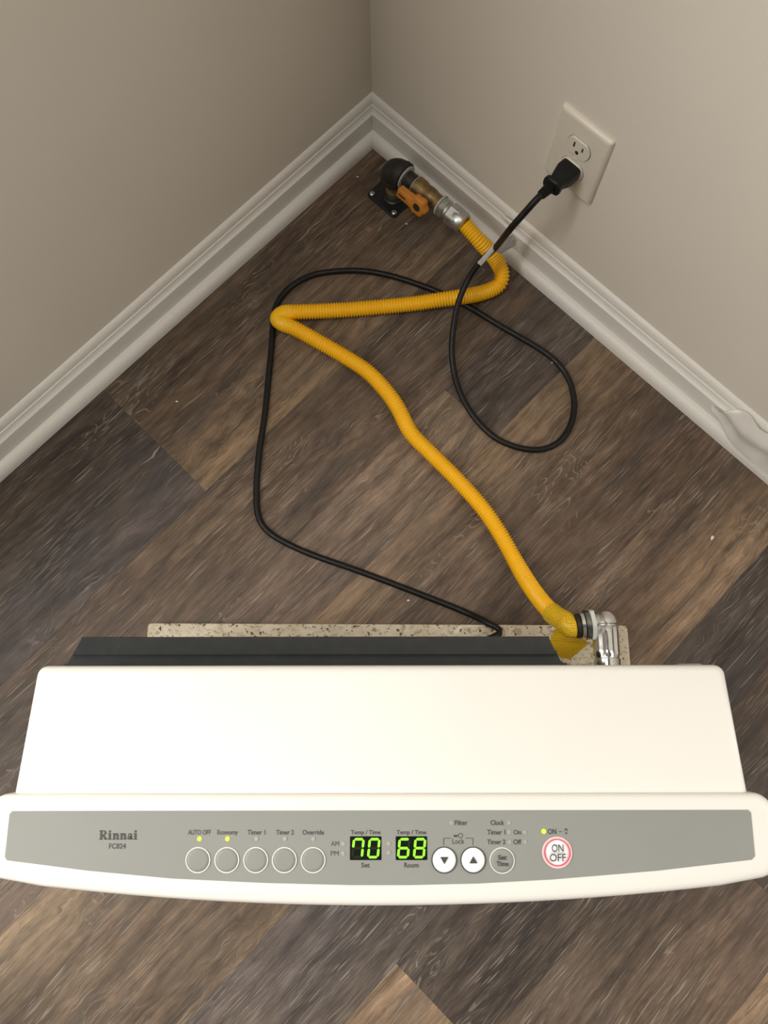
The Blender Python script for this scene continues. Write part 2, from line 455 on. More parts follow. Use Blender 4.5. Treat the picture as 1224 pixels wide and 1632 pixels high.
for vt, vb, joints in ROWS:
    ends = [-2.35] + sorted(joints) + [WALL_D / U_]
    for a, b in zip(ends, ends[1:]):
        u0, u1, v0, v1 = a * U_, b * U_, vb * U_, vt * U_
        an = anchors_in(u0, u1, v0, v1)
        dflt = lin(random.choice([(88,70,54), (76,64,56), (100,80,60), (70,60,54)]))
        nx = max(2, int((u1 - u0) / .11)); ny = 3
        e = .0004
        us = [u0 + GAP] + [u0 + GAP + e + (u1-u0-2*GAP-2*e) * i / nx for i in range(nx + 1)] + [u1 - GAP]
        vs_ = [v0 + GAP] + [v0 + GAP + e + (v1-v0-2*GAP-2*e) * i / ny for i in range(ny + 1)] + [v1 - GAP]
        cu, cv = (u0 + u1) / 2, (v0 + v1) / 2
        verts, cols, faces = [], [], []
        for j, vv in enumerate(vs_):
            for i, uu in enumerate(us):
                edge = i in (0, len(us)-1) or j in (0, len(vs_)-1)
                verts.append((uu - cu, vv - cv, -.00012 if edge else 0.0))
                if an:
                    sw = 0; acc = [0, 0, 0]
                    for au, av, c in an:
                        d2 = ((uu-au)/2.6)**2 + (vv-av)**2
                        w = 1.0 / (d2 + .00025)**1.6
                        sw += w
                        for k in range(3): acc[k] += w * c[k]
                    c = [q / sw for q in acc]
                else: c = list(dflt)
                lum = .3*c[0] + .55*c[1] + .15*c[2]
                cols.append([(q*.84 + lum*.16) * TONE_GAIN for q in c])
        W_ = len(us)
        for j in range(len(vs_) - 1):
            for i in range(W_ - 1):
                faces.append((j*W_+i, j*W_+i+1, (j+1)*W_+i+1, (j+1)*W_+i))
        # sides down to the subfloor
        loop = [i for i in range(W_)] + [j*W_+W_-1 for j in range(1, len(vs_))] + [(len(vs_)-1)*W_+i for i in range(W_-2, -1, -1)] + [j*W_ for j in range(len(vs_)-2, 0, -1)]
        n0 = len(verts)
        for i in loop:
            x, y, z = verts[i]; verts.append((x, y, -.005)); cols.append(cols[i])
        for k in range(len(loop)):
            k2 = (k + 1) % len(loop)
            faces.append((loop[k], n0 + k, n0 + k2, loop[k2]))
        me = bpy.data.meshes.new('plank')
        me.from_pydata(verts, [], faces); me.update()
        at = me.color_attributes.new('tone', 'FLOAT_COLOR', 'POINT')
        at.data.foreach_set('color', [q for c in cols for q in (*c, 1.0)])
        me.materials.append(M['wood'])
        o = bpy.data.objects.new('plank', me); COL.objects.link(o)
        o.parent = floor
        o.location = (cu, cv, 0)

# ------------------------------------------------------------------ walls, baseboards, shoe moulding
LEN = 2.6
w = MB().box((-LEN, WALL_D, 0), (WALL_D + .10, WALL_D + .10, 2.5)).build('wall_left', M['wall'], smooth=False)
w.matrix_world = ROOM.copy(); tag(w, 'left greige painted wall meeting the corner', kind='structure')
w = MB().box((WALL_D, -LEN, 0), (WALL_D + .10, WALL_D, 2.5)).build('wall_right', M['wall'], smooth=False)
w.matrix_world = ROOM.copy(); tag(w, 'right greige painted wall with the outlet', kind='structure')

BASE_T = .014
base_prof = [(0, 0), (BASE_T, 0), (BASE_T, .0535), (.0139, .0546), (.0134, .0553), (.0124, .0558), (.0106, .0572), (.0092, .0598), (.0084, .0630),
             (.0080, .0650), (.0068, .0655), (.0066, .0664), (.0066, .0690), (.0061, .0722), (.0050, .0755), (.0034, .0782), (.0014, .0798), (0, .0802)]
shoe_prof = [(0, 0)] + [(.013 * math.cos(a) ** .8, .021 * math.sin(a) ** .8 if a > 0 else 0) for a in [PI/2 * i / 8 for i in range(9)]]
def molding(name, prof, wall_off, side, material, parent=None):
    """extrude a (distance from backing, height) profile along a wall with a mitre in the corner"""
    n = len(prof); mb = MB(); rs = []
    for end in (0, 1):
        r = []
        for d, z in prof:
            back = WALL_D - wall_off
            k = back - d
            s = -LEN if end == 0 else k       # mitre: run up to the other wall's same offset
            r.append(Vector((s, k, z)) if side == 'left' else Vector((k, s, z)))
        rs.append(r)
    mb.rings(rs)
    o = mb.build(name, material, parent, angle=30)
    return o
for side in ('left', 'right'):
    b = molding('baseboard_' + side, base_prof, 0, side, M['trim'])
    b.matrix_world = ROOM.copy()
    tag(b, 'white painted moulded baseboard along the %s wall' % side, kind='structure')
    molding('shoe_molding', shoe_prof, BASE_T, side, M['trim'], b)

# ------------------------------------------------------------------ granite slab
sl = [P(235.5, 993, .02), P(1000, 996.5, .02)]
ang = math.atan2(sl[1].y - sl[0].y, sl[1].x - sl[0].x)
sx = (sl[1] - sl[0]).length
slab = MB()
poly = rounded_rect(0, -.275, sx, 0, .005, 3)
poly = [(x + (.006 if (x > sx/2 and y < -.1) else 0), y) for x, y in poly]
slab.loft(poly, [(0, .001), (.002, 0), (.0185, 0), (.0195, .0004), (.02, .0012)])
slab = slab.build('granite_slab', M['granite'], angle=50)
slab.location = (sl[0].x, sl[0].y, 0); slab.rotation_euler = (0, 0, ang)
tag(slab, 'beige speckled granite slab lying on the floor under the white heater', 'slab')

# ------------------------------------------------------------------ gas heater
HX, HY, HR = -.0045, 0.0, math.radians(-.5)
heater = empty('gas_heater', (HX, HY, .02), HR)
tag(heater, 'white gas heater with grey control panel and green display, seen from above', 'heater')
HINV = (Matrix.Translation((HX, HY, .02)) @ Matrix.Rotation(HR, 4, 'Z')).inverted()
def HL(pt): return HINV @ Vector(pt)
TOPZ = .438                          # heater-local height of the casing top
# casing
hw_r, hw_f = .2855, .2950
casing_poly = []
def corner_arc(cx, cy, r, a0, a1, k=5):
    return [(cx + r*math.cos(a0 + (a1-a0)*i/k), cy + r*math.sin(a0 + (a1-a0)*i/k)) for i in range(k+1)]
casing_poly += corner_arc(hw_r - .0085, .0435 - .0085, .0085, 0.06, PI/2)
casing_poly += corner_arc(-hw_r + .0085, .0435 - .0085, .0085, PI/2, PI - .06)
casing_poly += [(-hw_f, -.062), (hw_f, -.062)]
mb = MB().loft(casing_poly, [(.012, .002), (.014, 0), (TOPZ-.006, 0), (TOPZ-.0035, .0006), (TOPZ-.0015, .002), (TOPZ-.0003, .0042), (TOPZ, .0060), (TOPZ, .0078)])
mb.build('casing', M['white'], heater, angle=50)
# feet
for x in (-.22, .22):
    for y in (.015, -.075):
        MB().lathe([(0, .014), (.003, .016), (.013, .016)], (x, y, 0), (0, 0, 1), 16).build('foot', M['black_pl'], heater)
# front cover: bowed in plan, top sloping gently to the front
CW = .3125
def front_y(x): return -.1425 + .0185 * (x / .30) ** 2
S0Y, S0Z, SLOPE = -.062, TOPZ + .0055, .085
def top_z(y): return S0Z + SLOPE * (y - S0Y)
cover_poly = []
cover_poly += corner_arc(CW - .016, -.0575 - .016, .016, 0, PI/2, 6)
cover_poly += corner_arc(-CW + .016, -.0575 - .016, .016, PI/2, PI, 6)
yc = front_y(CW) + .016
cover_poly += corner_arc(-CW + .016, yc, .016, PI, 1.42*PI, 5)
N = 24
for i in range(1, N):
    x = (-CW + .022) + (2*CW - .044) * i / N
    cover_poly.append((x, front_y(x)))
cover_poly += corner_arc(CW - .016, yc, .016, 1.58*PI, 2*PI, 5)
# duplicate-free
cp = []
for q in cover_poly:
    if not cp or (Vector(q) - Vector(cp[-1])).length > 1e-5: cp.append(q)
mb = MB()
lv = [(.012, .003), (.016, 0), (.06, 0)]
mb.loft(cp, [(-1, .002), (-.996, 0), (-.006, 0), (-.0038, .0005), (-.002, .0016), (-.0008, .0032), (0, .0058), (0, .010)],
        zfun=lambda x, y, z: (.012 + (z + 1)) if z < -.5 else top_z(y) + z)
mb.build('front_cover', M['white'], heater, angle=50)
# warm-air louvre low on the front: dark opening with slats
lb = MB()
xs = [-.2 + .4*i/12 for i in range(13)]
rs = [[Vector((x, front_y(x)-.0006, .05)), Vector((x, front_y(x)-.0006, .15)), Vector((x, front_y(x)+.004, .15)), Vector((x, front_y(x)+.004, .05))] for x in xs]
lb.rings(rs).build('louvre_opening', M['black_pl'], heater, smooth=False)
for k in range(6):
    z = .058 + k * .0165
    rs = [[Vector((x, front_y(x)-.004, z)), Vector((x, front_y(x)-.0005, z+.006)), Vector((x, front_y(x)+.001, z+.005)), Vector((x, front_y(x)-.003, z-.001))] for x in xs]
    MB().rings(rs).build('louvre_slat', M['white'], heater, smooth=False)

# rear filter unit (black, tiered, wider towards the casing)
def HP(px, py, z):
    q = HL(P(px, py, z)); return q
ZF = .35
r1 = HP(130, 1015, ZF); r2 = HP(875, 1010.5, ZF)
t1 = HP(115, 1037, ZF + .008); t2 = HP(888, 1034, ZF + .008)
f1 = HP(100, 1057, ZF + .014); f2 = HP(905, 1054, ZF + .014)
def tier(name, xa, xb, ya, za, xc, xd, yb, zb, z0=.055):
    """hood: rear edge xa..xb at (ya, za), front edge xc..xd at (yb, zb), sides running down to z0"""
    e = .0022
    def prof(xr, xf):
        return [Vector((xf, yb, z0)), Vector((xr, ya - e, z0)), Vector((xr, ya, z0 + e)), Vector((xr, ya, za - e)), Vector((xr, ya - e*.3, za - e*.3)), Vector((xr, ya - e, za)), Vector((xf, yb, zb))]
    L, Rr = prof(xa, xc), prof(xb, xd)
    Li = [q + Vector((e, 0, 0)) for q in L]; Ri = [q - Vector((e, 0, 0)) for q in Rr]
    c = sum(L, Vector()) / len(L)
    return MB().rings([Rr, L]).build(name, M['black_pl'], heater, angle=35)
tier('filter_cover', r1.x, r2.x, r1.y, ZF-.02, t1.x+.001, t2.x-.001, t1.y-.004, ZF-.02+.009)
tier('filter_housing', t1.x, t2.x, t1.y, ZF-.02+.0045, (t1.x+f1.x)/2, (t2.x+f2.x)/2, f1.y-.003, ZF-.02+.012, .05)
tier('filter_frame', f1.x, f2.x, f1.y, ZF-.02+.010, f1.x-.001, f2.x+.001, .0425, ZF-.02+.0135, .045)
for k in range(9):
    z = .09 + k * .025
    MB().box((r1.x + .03, r1.y - .001, z), (r2.x - .03, r1.y + .0018, z + .008)).build('filter_slat', M['black_pl'], heater, smooth=False)
a = HP(1078, 1057, .42); b = HP(1116, 1057, .42)
MB().box((a.x, .0425, .35), (b.x, .0465, .404), bev=.0012).build('wall_bracket', M['grey'], heater)

# ---- control panel on the sloping cover
cam_l = HL((0, 0, CAM_H)); HROT = HINV.to_3x3()
def F(px, py, lift=0.0):
    d = HROT @ ray(px, py)
    # plane z = S0Z + SLOPE*(y-S0Y) + lift
    t = (S0Z + SLOPE * (cam_l.y - S0Y) + lift - cam_l.z) / (d.z - SLOPE * d.y)
    return cam_l + d * t
NRM = Vector((0, -SLOPE, 1)).normalized()
def plate(poly2d, lift, thick):
    """flat plate following the cover: poly2d is heater-local (x, y), counter-clockwise"""
    mb = MB()
    lo = [Vector((x, y, top_z(y) + lift)) for x, y in poly2d]
    hi = [q + NRM * thick for q in lo]
    n = len(lo)
    mb.add(lo + hi, [tuple(range(n, 2*n)), tuple(reversed(range(n)))] + [(i, (i+1) % n, n + (i+1) % n, n + i) for i in range(n)])
    return mb
top_edge = [(1192, 1290.5), (900, 1291), (600, 1291.5), (300, 1292), (20, 1292.5)]
left_edge = [(15.5, 1297), (8, 1365), (11, 1371)]
bot = [(140, 1387.5), (274, 1400), (420, 1407), (560, 1410.5), (650, 1410.5), (760, 1408), (880, 1401.5), (1048, 1387.5), (1198, 1370)]
right_edge = [(1203, 1364), (1196.5, 1295)]
pp = [F(*q) for q in top_edge + left_edge + bot + right_edge]
panel = plate([(q.x, q.y) for q in pp], -.0002, .0006).build('control_panel', M['panel'], heater, smooth=False)
L1 = .00045                                              # lift of print above the cover
PXM = (F(700, 1340) - F(600, 1340)).length / 100         # metres per photograph pixel on the panel

def circle(cx, cy, r, n=32): return [(cx + r*math.cos(2*PI*i/n), cy + r*math.sin(2*PI*i/n)) for i in range(n)]
def disc(px, py, rpx, lift, thick, name, mat_, parent, n=32):
    c = F(px, py)
    return plate(circle(c.x, c.y, rpx*PXM, n), lift, thick).build(name, mat_, parent, smooth=False)
def annulus(px, py, ro, ri, lift, thick, name, mat_, parent, n=40):
    c = F(px, py); mb = MB(); vs = []; fs = []
    for i in range(n):
        a = 2*PI*i/n
        for r, h in ((ro, 0), (ro, thick), (ri, thick), (ri, 0)):
            x = c.x + r*PXM*math.cos(a); y = c.y + r*PXM*math.sin(a)
            vs.append(Vector((x, y, top_z(y) + lift)) + NRM * h)
    for i in range(n):
        j = (i + 1) % n
        for k in range(4):
            k2 = (k + 1) % 4
            fs.append((i*4+k, j*4+k, j*4+k2, i*4+k2))
    return mb.add(vs, fs).build(name, mat_, parent, smooth=False)

def print_mesh(name, polys, mat_, parent, lift=L1 + .0001):
    """polys: lists of heater-local (x, y); flat print"""
    mb = MB()
    for pl in polys:
        mb.add([Vector((x, y, top_z(y) + lift)) for x, y in pl], [tuple(range(len(pl)))])
    return mb.build(name, mat_, parent, smooth=False)

dg = None
def lettering(txt, px, py, wpx, hpx, mat_=None, parent=None, bold=.022, lift=L1 + .0001, name='lettering'):
    """flat printed text, centred on a panel spot and fitted to a width and height in photograph pixels"""
    cu = bpy.data.curves.new('text', 'FONT'); cu.body = txt; cu.size = 1.0; cu.offset = bold
    cu.resolution_u = 3
    to = bpy.data.objects.new('text', cu); COL.objects.link(to)
    dgr = bpy.context.evaluated_depsgraph_get()
    me0 = to.evaluated_get(dgr).to_mesh()
    vs = [v.co.copy() for v in me0.vertices]; fs = [tuple(p_.vertices) for p_ in me0.polygons]
    to.evaluated_get(dgr).to_mesh_clear()
    bpy.data.objects.remove(to); bpy.data.curves.remove(cu)
    x0 = min(v.x for v in vs); x1 = max(v.x for v in vs); y0 = min(v.y for v in vs); y1 = max(v.y for v in vs)
    c = F(px, py); sx_ = wpx*PXM/(x1-x0); sy_ = hpx*PXM/(y1-y0)
    out = []
    for v in vs:
        x = c.x + (v.x - (x0+x1)/2)*sx_; y = c.y + (v.y - (y0+y1)/2)*sy_
        out.append(Vector((x, y, top_z(y) + lift)))
    return MB().add(out, fs).build(name, mat_ or M['ink'], parent or panel, smooth=False)

# brand word in a heavy serif face, built letter by letter
def rect(x0, y0, x1, y1): return [(x0, y0), (x1, y0), (x1, y1), (x0, y1)]
def arc_band(cx, cy, rox, roy, rix, riy, a0, a1, k=10):
    out = []
    for i in range(k):
        b0 = a0 + (a1-a0)*i/k; b1 = a0 + (a1-a0)*(i+1)/k
        out.append([(cx+rix*math.cos(b0), cy+riy*math.sin(b0)), (cx+rox*math.cos(b0), cy+roy*math.sin(b0)),
                    (cx+rox*math.cos(b1), cy+roy*math.sin(b1)), (cx+rix*math.cos(b1), cy+riy*math.sin(b1))])
    return out
G = {}
G['R'] = (1.02, [rect(.11,0,.41,1), rect(.0,.92,.5,1), rect(.0,0,.48,.08), rect(.37,.92,.52,1), rect(.37,.46,.52,.55),
                 [(.36,.50),(.66,.50),(1.02,.0),(.68,.0)], rect(.66,0,1.04,.08)] + arc_band(.52,.73,.38,.28,.10,.17,-PI/2,PI/2))
G['i'] = (.52, [rect(.10,0,.40,.68), rect(.0,.60,.36,.68), rect(.0,0,.49,.07), circle(.25,.88,.15,16)])
G['n'] = (.86, [rect(.10,0,.38,.68), rect(.0,.60,.34,.68), rect(.0,0,.42,.07), rect(.51,0,.79,.46), rect(.48,0,.86,.07)]
          + arc_band(.53,.44,.26,.27,.01,.10,0,PI*.93))
G['a'] = (.74, [rect(.37,.0,.64,.48), rect(.52,0,.76,.08)] + arc_band(.37,.47,.24,.23,.05,.13,0,PI*.92)
          + arc_band(.28,.20,.26,.22,.04,.08,0,2*PI,14) + [circle(.17,.52,.08,10)])
def word(txt, px0, px1, pyb, pyt, mat_, parent):
    tot = sum(G[ch][0] for ch in txt) + .03*(len(txt)-1)
    a = F(px0, pyb); b = F(px1, pyb); hgt = (pyb - pyt)*PXM
    s = (b.x - a.x)/tot; x = a.x; polys = []
    for ch in txt:
        wd, pl = G[ch]
        for q in pl: polys.append([(x + u*s, a.y + v*hgt) for u, v in q])
        x += (wd + .03)*s
    return print_mesh('brand_lettering', polys, mat_, parent)
word('Rinnai', 158, 219.5, 1338, 1324, M['ink'], panel)
lettering('FC824', 187.5, 1348.3, 27, 8.2)
for t_, x_, w_, h_ in (('AUTO OFF',318,36.5,7.6),('Economy',363,33,9.4),('Timer 1',408.8,28.5,7.6),('Timer 2',454.3,28.5,7.6),('Override',499.3,34.5,7.6)):
    lettering(t_, x_, 1326.3 + (1 if t_ == 'Economy' else 0), w_, h_)
for x_, lit in ((318, 1), (362.7, 1), (408.6, 0), (454, 0), (499, 0)):
    disc(x_, 1336.6, 3.5 if lit else 3.3, L1 - .0002, .0006, 'indicator_light', M['led_on'] if lit else M['led_off'], heater, 16)
def button(px, py, r, ring_mat, face_mat, ri):
    c = F(px, py)
    mb = MB(); rs = []
    for rr, h in ((1.0, 0), (.97, .0004), (.7, .00055), (.35, .0006), (.06, .00062)):
        rs.append([Vector((x, y, top_z(y) + L1)) + NRM*h for x, y in circle(c.x, c.y, ri*PXM*rr, 32)])
    b_ = mb.rings(rs).build('button', face_mat, heater, angle=70)
    annulus(px, py, r, ri, L1 - .0003, .0009, 'button_ring', ring_mat, b_)
    return b_
for x_ in (315.7, 361.7, 407.7, 453.3, 499):
    button(x_, 1370.3, 19.8, M['ring'], M['btn_grey'], 18.0)
# displays
SEG = {'0': 'abcdef', '6': 'acdefg', '7': 'abcf', '8': 'abcdefg'}
def display(cx, cy, w_, h_, txt):
    c = F(cx, cy)
    d_ = plate(rounded_rect(c.x - w_/2*PXM, c.y - h_/2*PXM, c.x + w_/2*PXM, c.y + h_/2*PXM, .0006, 2), L1 - .0003, .0005).build('display_window', M['glass_blk'], heater, smooth=False)
    for k, ch in enumerate(txt):
        ox = c.x + (-12.3 + 25.2*k)*PXM; oy = c.y
        gw, gh, th, gp, sl_ = 7.6*PXM, 13.6*PXM, 3.7*PXM, .55*PXM, .10
        def hbar(x0, x1, y): return [(x0+gp, y), (x0+gp+th/2, y-th/2), (x1-gp-th/2, y-th/2), (x1-gp, y), (x1-gp-th/2, y+th/2), (x0+gp+th/2, y+th/2)]
        def vbar(x, y0, y1): return [(x, y0+gp), (x+th/2, y0+gp+th/2), (x+th/2, y1-gp-th/2), (x, y1-gp), (x-th/2, y1-gp-th/2), (x-th/2, y0+gp+th/2)]
        shp = dict(a=hbar(-gw, gw, gh), g=hbar(-gw, gw, 0), d=hbar(-gw, gw, -gh), f=vbar(-gw, 0, gh), b=vbar(gw, 0, gh), e=vbar(-gw, -gh, 0), c=vbar(gw, -gh, 0))
        on = [[(ox + x + y*sl_, oy + y) for x, y in shp[s]] for s in SEG[ch]]
        off = [[(ox + x + y*sl_, oy + y) for x, y in shp[s]] for s in 'abcdefg' if s not in SEG[ch]]
        tag(print_mesh('digit', on, M['seg'], d_, L1 + .0004), 'lit green digit %s' % ch)
        if off: print_mesh('unlit_segment', off, M['seg_off'], d_, L1 + .0003)
    return d_
display(582.8, 1351.5, 50, 36, '70')
display(655.7, 1351.5, 50, 36, '68')
lettering('Temp / Time', 582.8, 1327.2, 47.5, 8.6); lettering('Temp / Time', 655.7, 1327.2, 47.5, 8.6)
lettering('Set', 582.5, 1378.6, 13.4, 7.6); lettering('Room', 655.7, 1378.6, 23, 7.6)
lettering('AM', 534, 1344.3, 12.5, 7.2, bold=0.0); lettering('PM', 533.5, 1359.8, 12.5, 7.2, bold=0.0)
for x_, y_ in ((546.6,1344.3),(546.6,1359.8),(619,1344.3),(619,1358.5),(719,1311),(810.7,1311),(810.7,1325.8),(835.9,1325.8),(811.7,1341.6),(836.6,1341.6)):
    disc(x_, y_, 3.3, L1 - .0002, .0005, 'indicator_light', M['led_off'], heater, 16)
disc(866.3, 1324.8, 3.6, L1 - .0002, .0006, 'indicator_light', M['led_on'], heater, 16)
lettering('Filter', 735, 1311, 20.5, 7.6); lettering('Clock', 792.6, 1311, 22, 7.6)
lettering('Timer 1', 790.8, 1326.2, 29, 7.6); lettering('On', 824.3, 1326.2, 12, 7.4)
lettering('Timer 2', 790.8, 1341.6, 29, 7.6); lettering('Off', 824.3, 1341.6, 12.5, 7.8)
lettering('Lock', 730.3, 1340.6, 19, 8.2, bold=.004)
def pxpoly(pts): return [(F(x, y).x, F(x, y).y) for x, y in pts]
def pxbar(x0, y0, x1, y1, t_=1.0):
    if abs(x1-x0) > abs(y1-y0): return pxpoly([(x0, y0+t_/2), (x1, y1+t_/2), (x1, y1-t_/2), (x0, y0-t_/2)])
    return pxpoly([(x0-t_/2, y1), (x0+t_/2, y1), (x0+t_/2, y0), (x0-t_/2, y0)])
print_mesh('lock_bracket', [pxbar(707, 1335.7, 718.5, 1335.7), pxbar(707, 1335.7, 707, 1347), pxbar(742, 1335.7, 754, 1335.7), pxbar(753.7, 1335.7, 753.7, 1347)], M['ink'], panel)
kc = F(733.8, 1331.6)
key = [[(kc.x + x*PXM, kc.y + y*PXM) for x, y in q] for q in arc_band(0, 0, 4.0, 4.0, 2.9, 2.9, 0, 2*PI, 16)]
key += [pxbar(722.8, 1331.2, 730, 1331.2, 1.5), pxpoly([(722.8, 1332), (724.6, 1334.6), (726.2, 1333), (727.6, 1334.8), (728.8, 1332)])]
print_mesh('key_symbol', key, M['ink'], panel)
for x_, sgn in ((707.9, -1), (754, 1)):
    b_ = button(x_, 1370.4, 20.3, M['ink'], M['btn_white'], 18.9)
    c = F(x_, 1370.4)
    tri = [(-6.3, -4.8), (6.3, -4.8), (0, 6.2)] if sgn > 0 else [(-6.3, 4.8), (0, -6.2), (6.3, 4.8)]
    print_mesh('arrow_symbol', [[(c.x + a_*PXM, c.y + b2*PXM) for a_, b2 in tri]], M['ink'], b_, L1 + .0014)
b_ = button(800, 1371, 20.0, M['ring'], M['btn_grey'], 18.3)
lettering('Set', 800, 1366, 13.5, 7.4, parent=b_, lift=L1 + .0014); lettering('Time', 800.3, 1376.2, 18.6, 7.4, parent=b_, lift=L1 + .0014)
# on/off button
b_ = button(887.6, 1358.3, 24, M['btn_pink'], M['btn_white'], 20.6)
annulus(887.6, 1358.3, 21.0, 19.2, L1 + .0003, .0009, 'red_ring', M['red'], b_)
lettering('ON', 887.8, 1351.2, 18.5, 11.8, parent=b_, bold=.004, lift=L1 + .0016); lettering('OFF', 888, 1366.3, 25.5, 11.8, parent=b_, bold=.004, lift=L1 + .0016)
print_mesh('divider_line', [pxbar(876, 1358.7, 899, 1358.7, .8)], M['led_off'], b_, L1 + .0016)
lettering('ON', 879.6, 1325, 13.5, 8.4)
print_mesh('dash', [pxbar(890.5, 1325.3, 895, 1325.3, 1.2)], M['ink'], panel)
fc = F(902, 1325)
fl = [[(fc.x + x*PXM, fc.y + y*PXM) for x, y in q] for q in arc_band(0, .6, 2.6, 3.4, 1.7, 2.3, -.2, PI + .2, 8)]
fl += [[(fc.x + x*PXM, fc.y + y*PXM) for x, y in q] for q in ([(-2.4, 2.5), (0, 5.2), (2.4, 2.5)][::-1], [(-1.9, -3.8), (1.9, -3.8), (1.2, -1.4), (-1.2, -1.4)])]
print_mesh('flame_symbol', fl, M['ink'], panel)

# ------------------------------------------------------------------ wall outlet
OV, OZ = -.327, .2700
outlet = empty('wall_outlet')
outlet.matrix_world = Matrix.Translation(uvz(WALL_D, OV, OZ)) @ Matrix((DV * -1, Vector((0, 0, 1)), DU * -1)).transposed().to_4x4()
# local: x towards the viewer's right along the wall, y up, z out of the wall
tag(outlet, 'white two-socket wall outlet with a black plug in its lower socket', 'outlet')
PWH, PHH = .0385, .0610
rs = []
for z_, ins in ((0, 0), (.0018, 0), (.0038, .0010), (.0052, .0026), (.0060, .0050), (.0060, .0075)):
    rs.append([Vector((x, y, z_)) for x, y in rounded_rect(-PWH+ins, -PHH+ins, PWH-ins, PHH-ins, max(.0032-ins*.4, .0008), 3)])
MB().rings(rs).build('cover_plate', M['plate'], outlet, angle=40)
def recept(yc):
    r, hh = .0172, .0135
    ppts = [(r*math.cos(a), yc + max(-hh, min(hh, r*math.sin(a)))) for a in [2*PI*i/40 for i in range(40)]]
    cpts = []
    for q in ppts:
        if not cpts or (Vector(q)-Vector(cpts[-1])).length > 1e-4: cpts.append(q)
    gro = MB().loft([(x*1.045, yc + (y-yc)*1.05) for x, y in cpts], [(.0058, 0), (.00605, 0)]).build('socket_gap', M['grey'], outlet, smooth=False)
    s = MB().loft(cpts, [(.0055, 0), (.0074, 0), (.0080, .0006)]).build('socket_face', M['plate'], outlet, angle=30)
    for x0, x1, y0, y1 in ((-.0075, -.0053, -.001, .0070), (.0053, .0073, -.0005, .0062)):
        MB().box((x0, yc+y0, .0079), (x1, yc+y1, .00815)).build('slot', M['slot'], s, smooth=False)
    MB().loft([(.0026*math.cos(a), yc - .0068 + .0028*math.sin(a)) for a in [2*PI*i/14 for i in range(14)]], [(.0079, 0), (.00815, 0)]).build('ground_hole', M['slot'], s, smooth=False)
recept(.0195); recept(-.0195)
MB().lathe([(.0055, .0030), (.0066, .0030), (.0070, .0022)], (0, 0, 0), (0, 0, 1), 16).build('screw', M['plate'], outlet)

# ------------------------------------------------------------------ power cord
cordroot = empty('power_cord', uvz(WALL_D, OV, 0))
tag(cordroot, 'black power cord looping over the floor from the wall outlet', 'cord')
CW0 = cordroot.location.copy()
def cl(q): return Vector(q) - CW0
OUT = DU * -1
pb = uvz(WALL_D - .0082, OV, OZ - .0195)      # plug face on the lower socket
def PU(px, py, u):
    """point on the plane parallel to the right wall at offset u"""
    d = ray(px, py); o = Vector((0, 0, CAM_H))
    return o + d * (((CORNER - o).dot(DU) + u) / d.dot(DU))
pend = PU(868, 306, -.030)
CR = .0044
FZ = CR + .0006
cpx = [(790,394,.112),(765,418,.088),(746,446,.066),(731,481,.050),(723,520,.032),(720,560,.018),(725,600,.008),(738,636,FZ),(760,670,FZ),(790,698,FZ),(825,713,FZ),(858,717,FZ),(885,708,FZ),(903,690,FZ),(913,665,FZ),(915,640,FZ),(908,608,FZ),(890,580,FZ),(860,556,FZ),(800,521,FZ),(745,488,FZ),(700,466,FZ),(660,451,FZ),(620,439,FZ),(580,432,FZ),(540,432,FZ),(500,438,FZ),(470,452,FZ),(450,470,FZ),(439,490,FZ),(435,515,FZ),(433,550,FZ),(428,600,FZ),(422,660,FZ),(413,720,FZ),(408.5,780,FZ),(411,820,FZ),(425,845,FZ),(455,865,FZ),(500,885,FZ),(560,906,FZ),(620,928,FZ),(690,955,FZ),(740,975,.008),(775,992,.026),(797,1008,.032)]
cpts = [pend - OUT*.004, PU(856, 317, -.043), PU(838, 337, -.056), PU(815, 363, -.068)] + [P(*q) for q in cpx]
he = Matrix.Translation((HX, HY, .02)) @ Matrix.Rotation(HR, 4, 'Z')
cpts += [he @ Vector((.125, .092, .018)), he @ Vector((.13, .060, .02)), he @ Vector((.13, .0445, .02))]
cpath = catmull(cpts, .006)
MB().sweep([cl(q) for q in cpath], CR, 12).build('cord', M['rubber'], cordroot)
# plug: moulded body tapering to a grip and a ribbed strain relief
ax = (pend - pb).normalized(); side = DV * -1; vup = side.cross(ax) * -1
if vup.z < 0: vup = -vup
def plug_ring(t, w_, h_, ex=.35):
    r = []
    for i in range(28):
        a = 2*PI*i/28
        cx_, sx2 = math.cos(a), math.sin(a)
        r.append(cl(pb + ax*t + side*(math.copysign(abs(cx_)**ex, cx_)*w_) + vup*(math.copysign(abs(sx2)**ex, sx2)*h_)))
    return r
MB().rings([plug_ring(.0002, .0125, .0105), plug_ring(.0012, .0138, .0118), plug_ring(.012, .0140, .0120), plug_ring(.020, .0118, .0108, .45), plug_ring(.030, .0090, .0090, .6), plug_ring(.033, .0086, .0086, .7)]).build('plug', M['rubber'], cordroot, angle=50)
MB().rings([plug_ring(.0315, .010, .009, .7), plug_ring(.0325, .0128, .0105, .7), plug_ring(.0365, .0128, .0105, .7), plug_ring(.0378, .010, .009, .7)]).build('plug_grip', M['rubber'], cordroot, angle=50)
rel = [plug_ring(.037, .0075, .0075, 1)]
for k in range(7):
    t0 = .038 + k*.0026; rr = .0072 - k*.00022
    rel += [plug_ring(t0, rr, rr, 1), plug_ring(t0+.0015, rr, rr, 1), plug_ring(t0+.0017, rr*.82, rr*.82, 1), plug_ring(t0+.0024, rr*.82, rr*.82, 1)]
MB().rings(rel).build('strain_relief', M['rubber'], cordroot, angle=40)
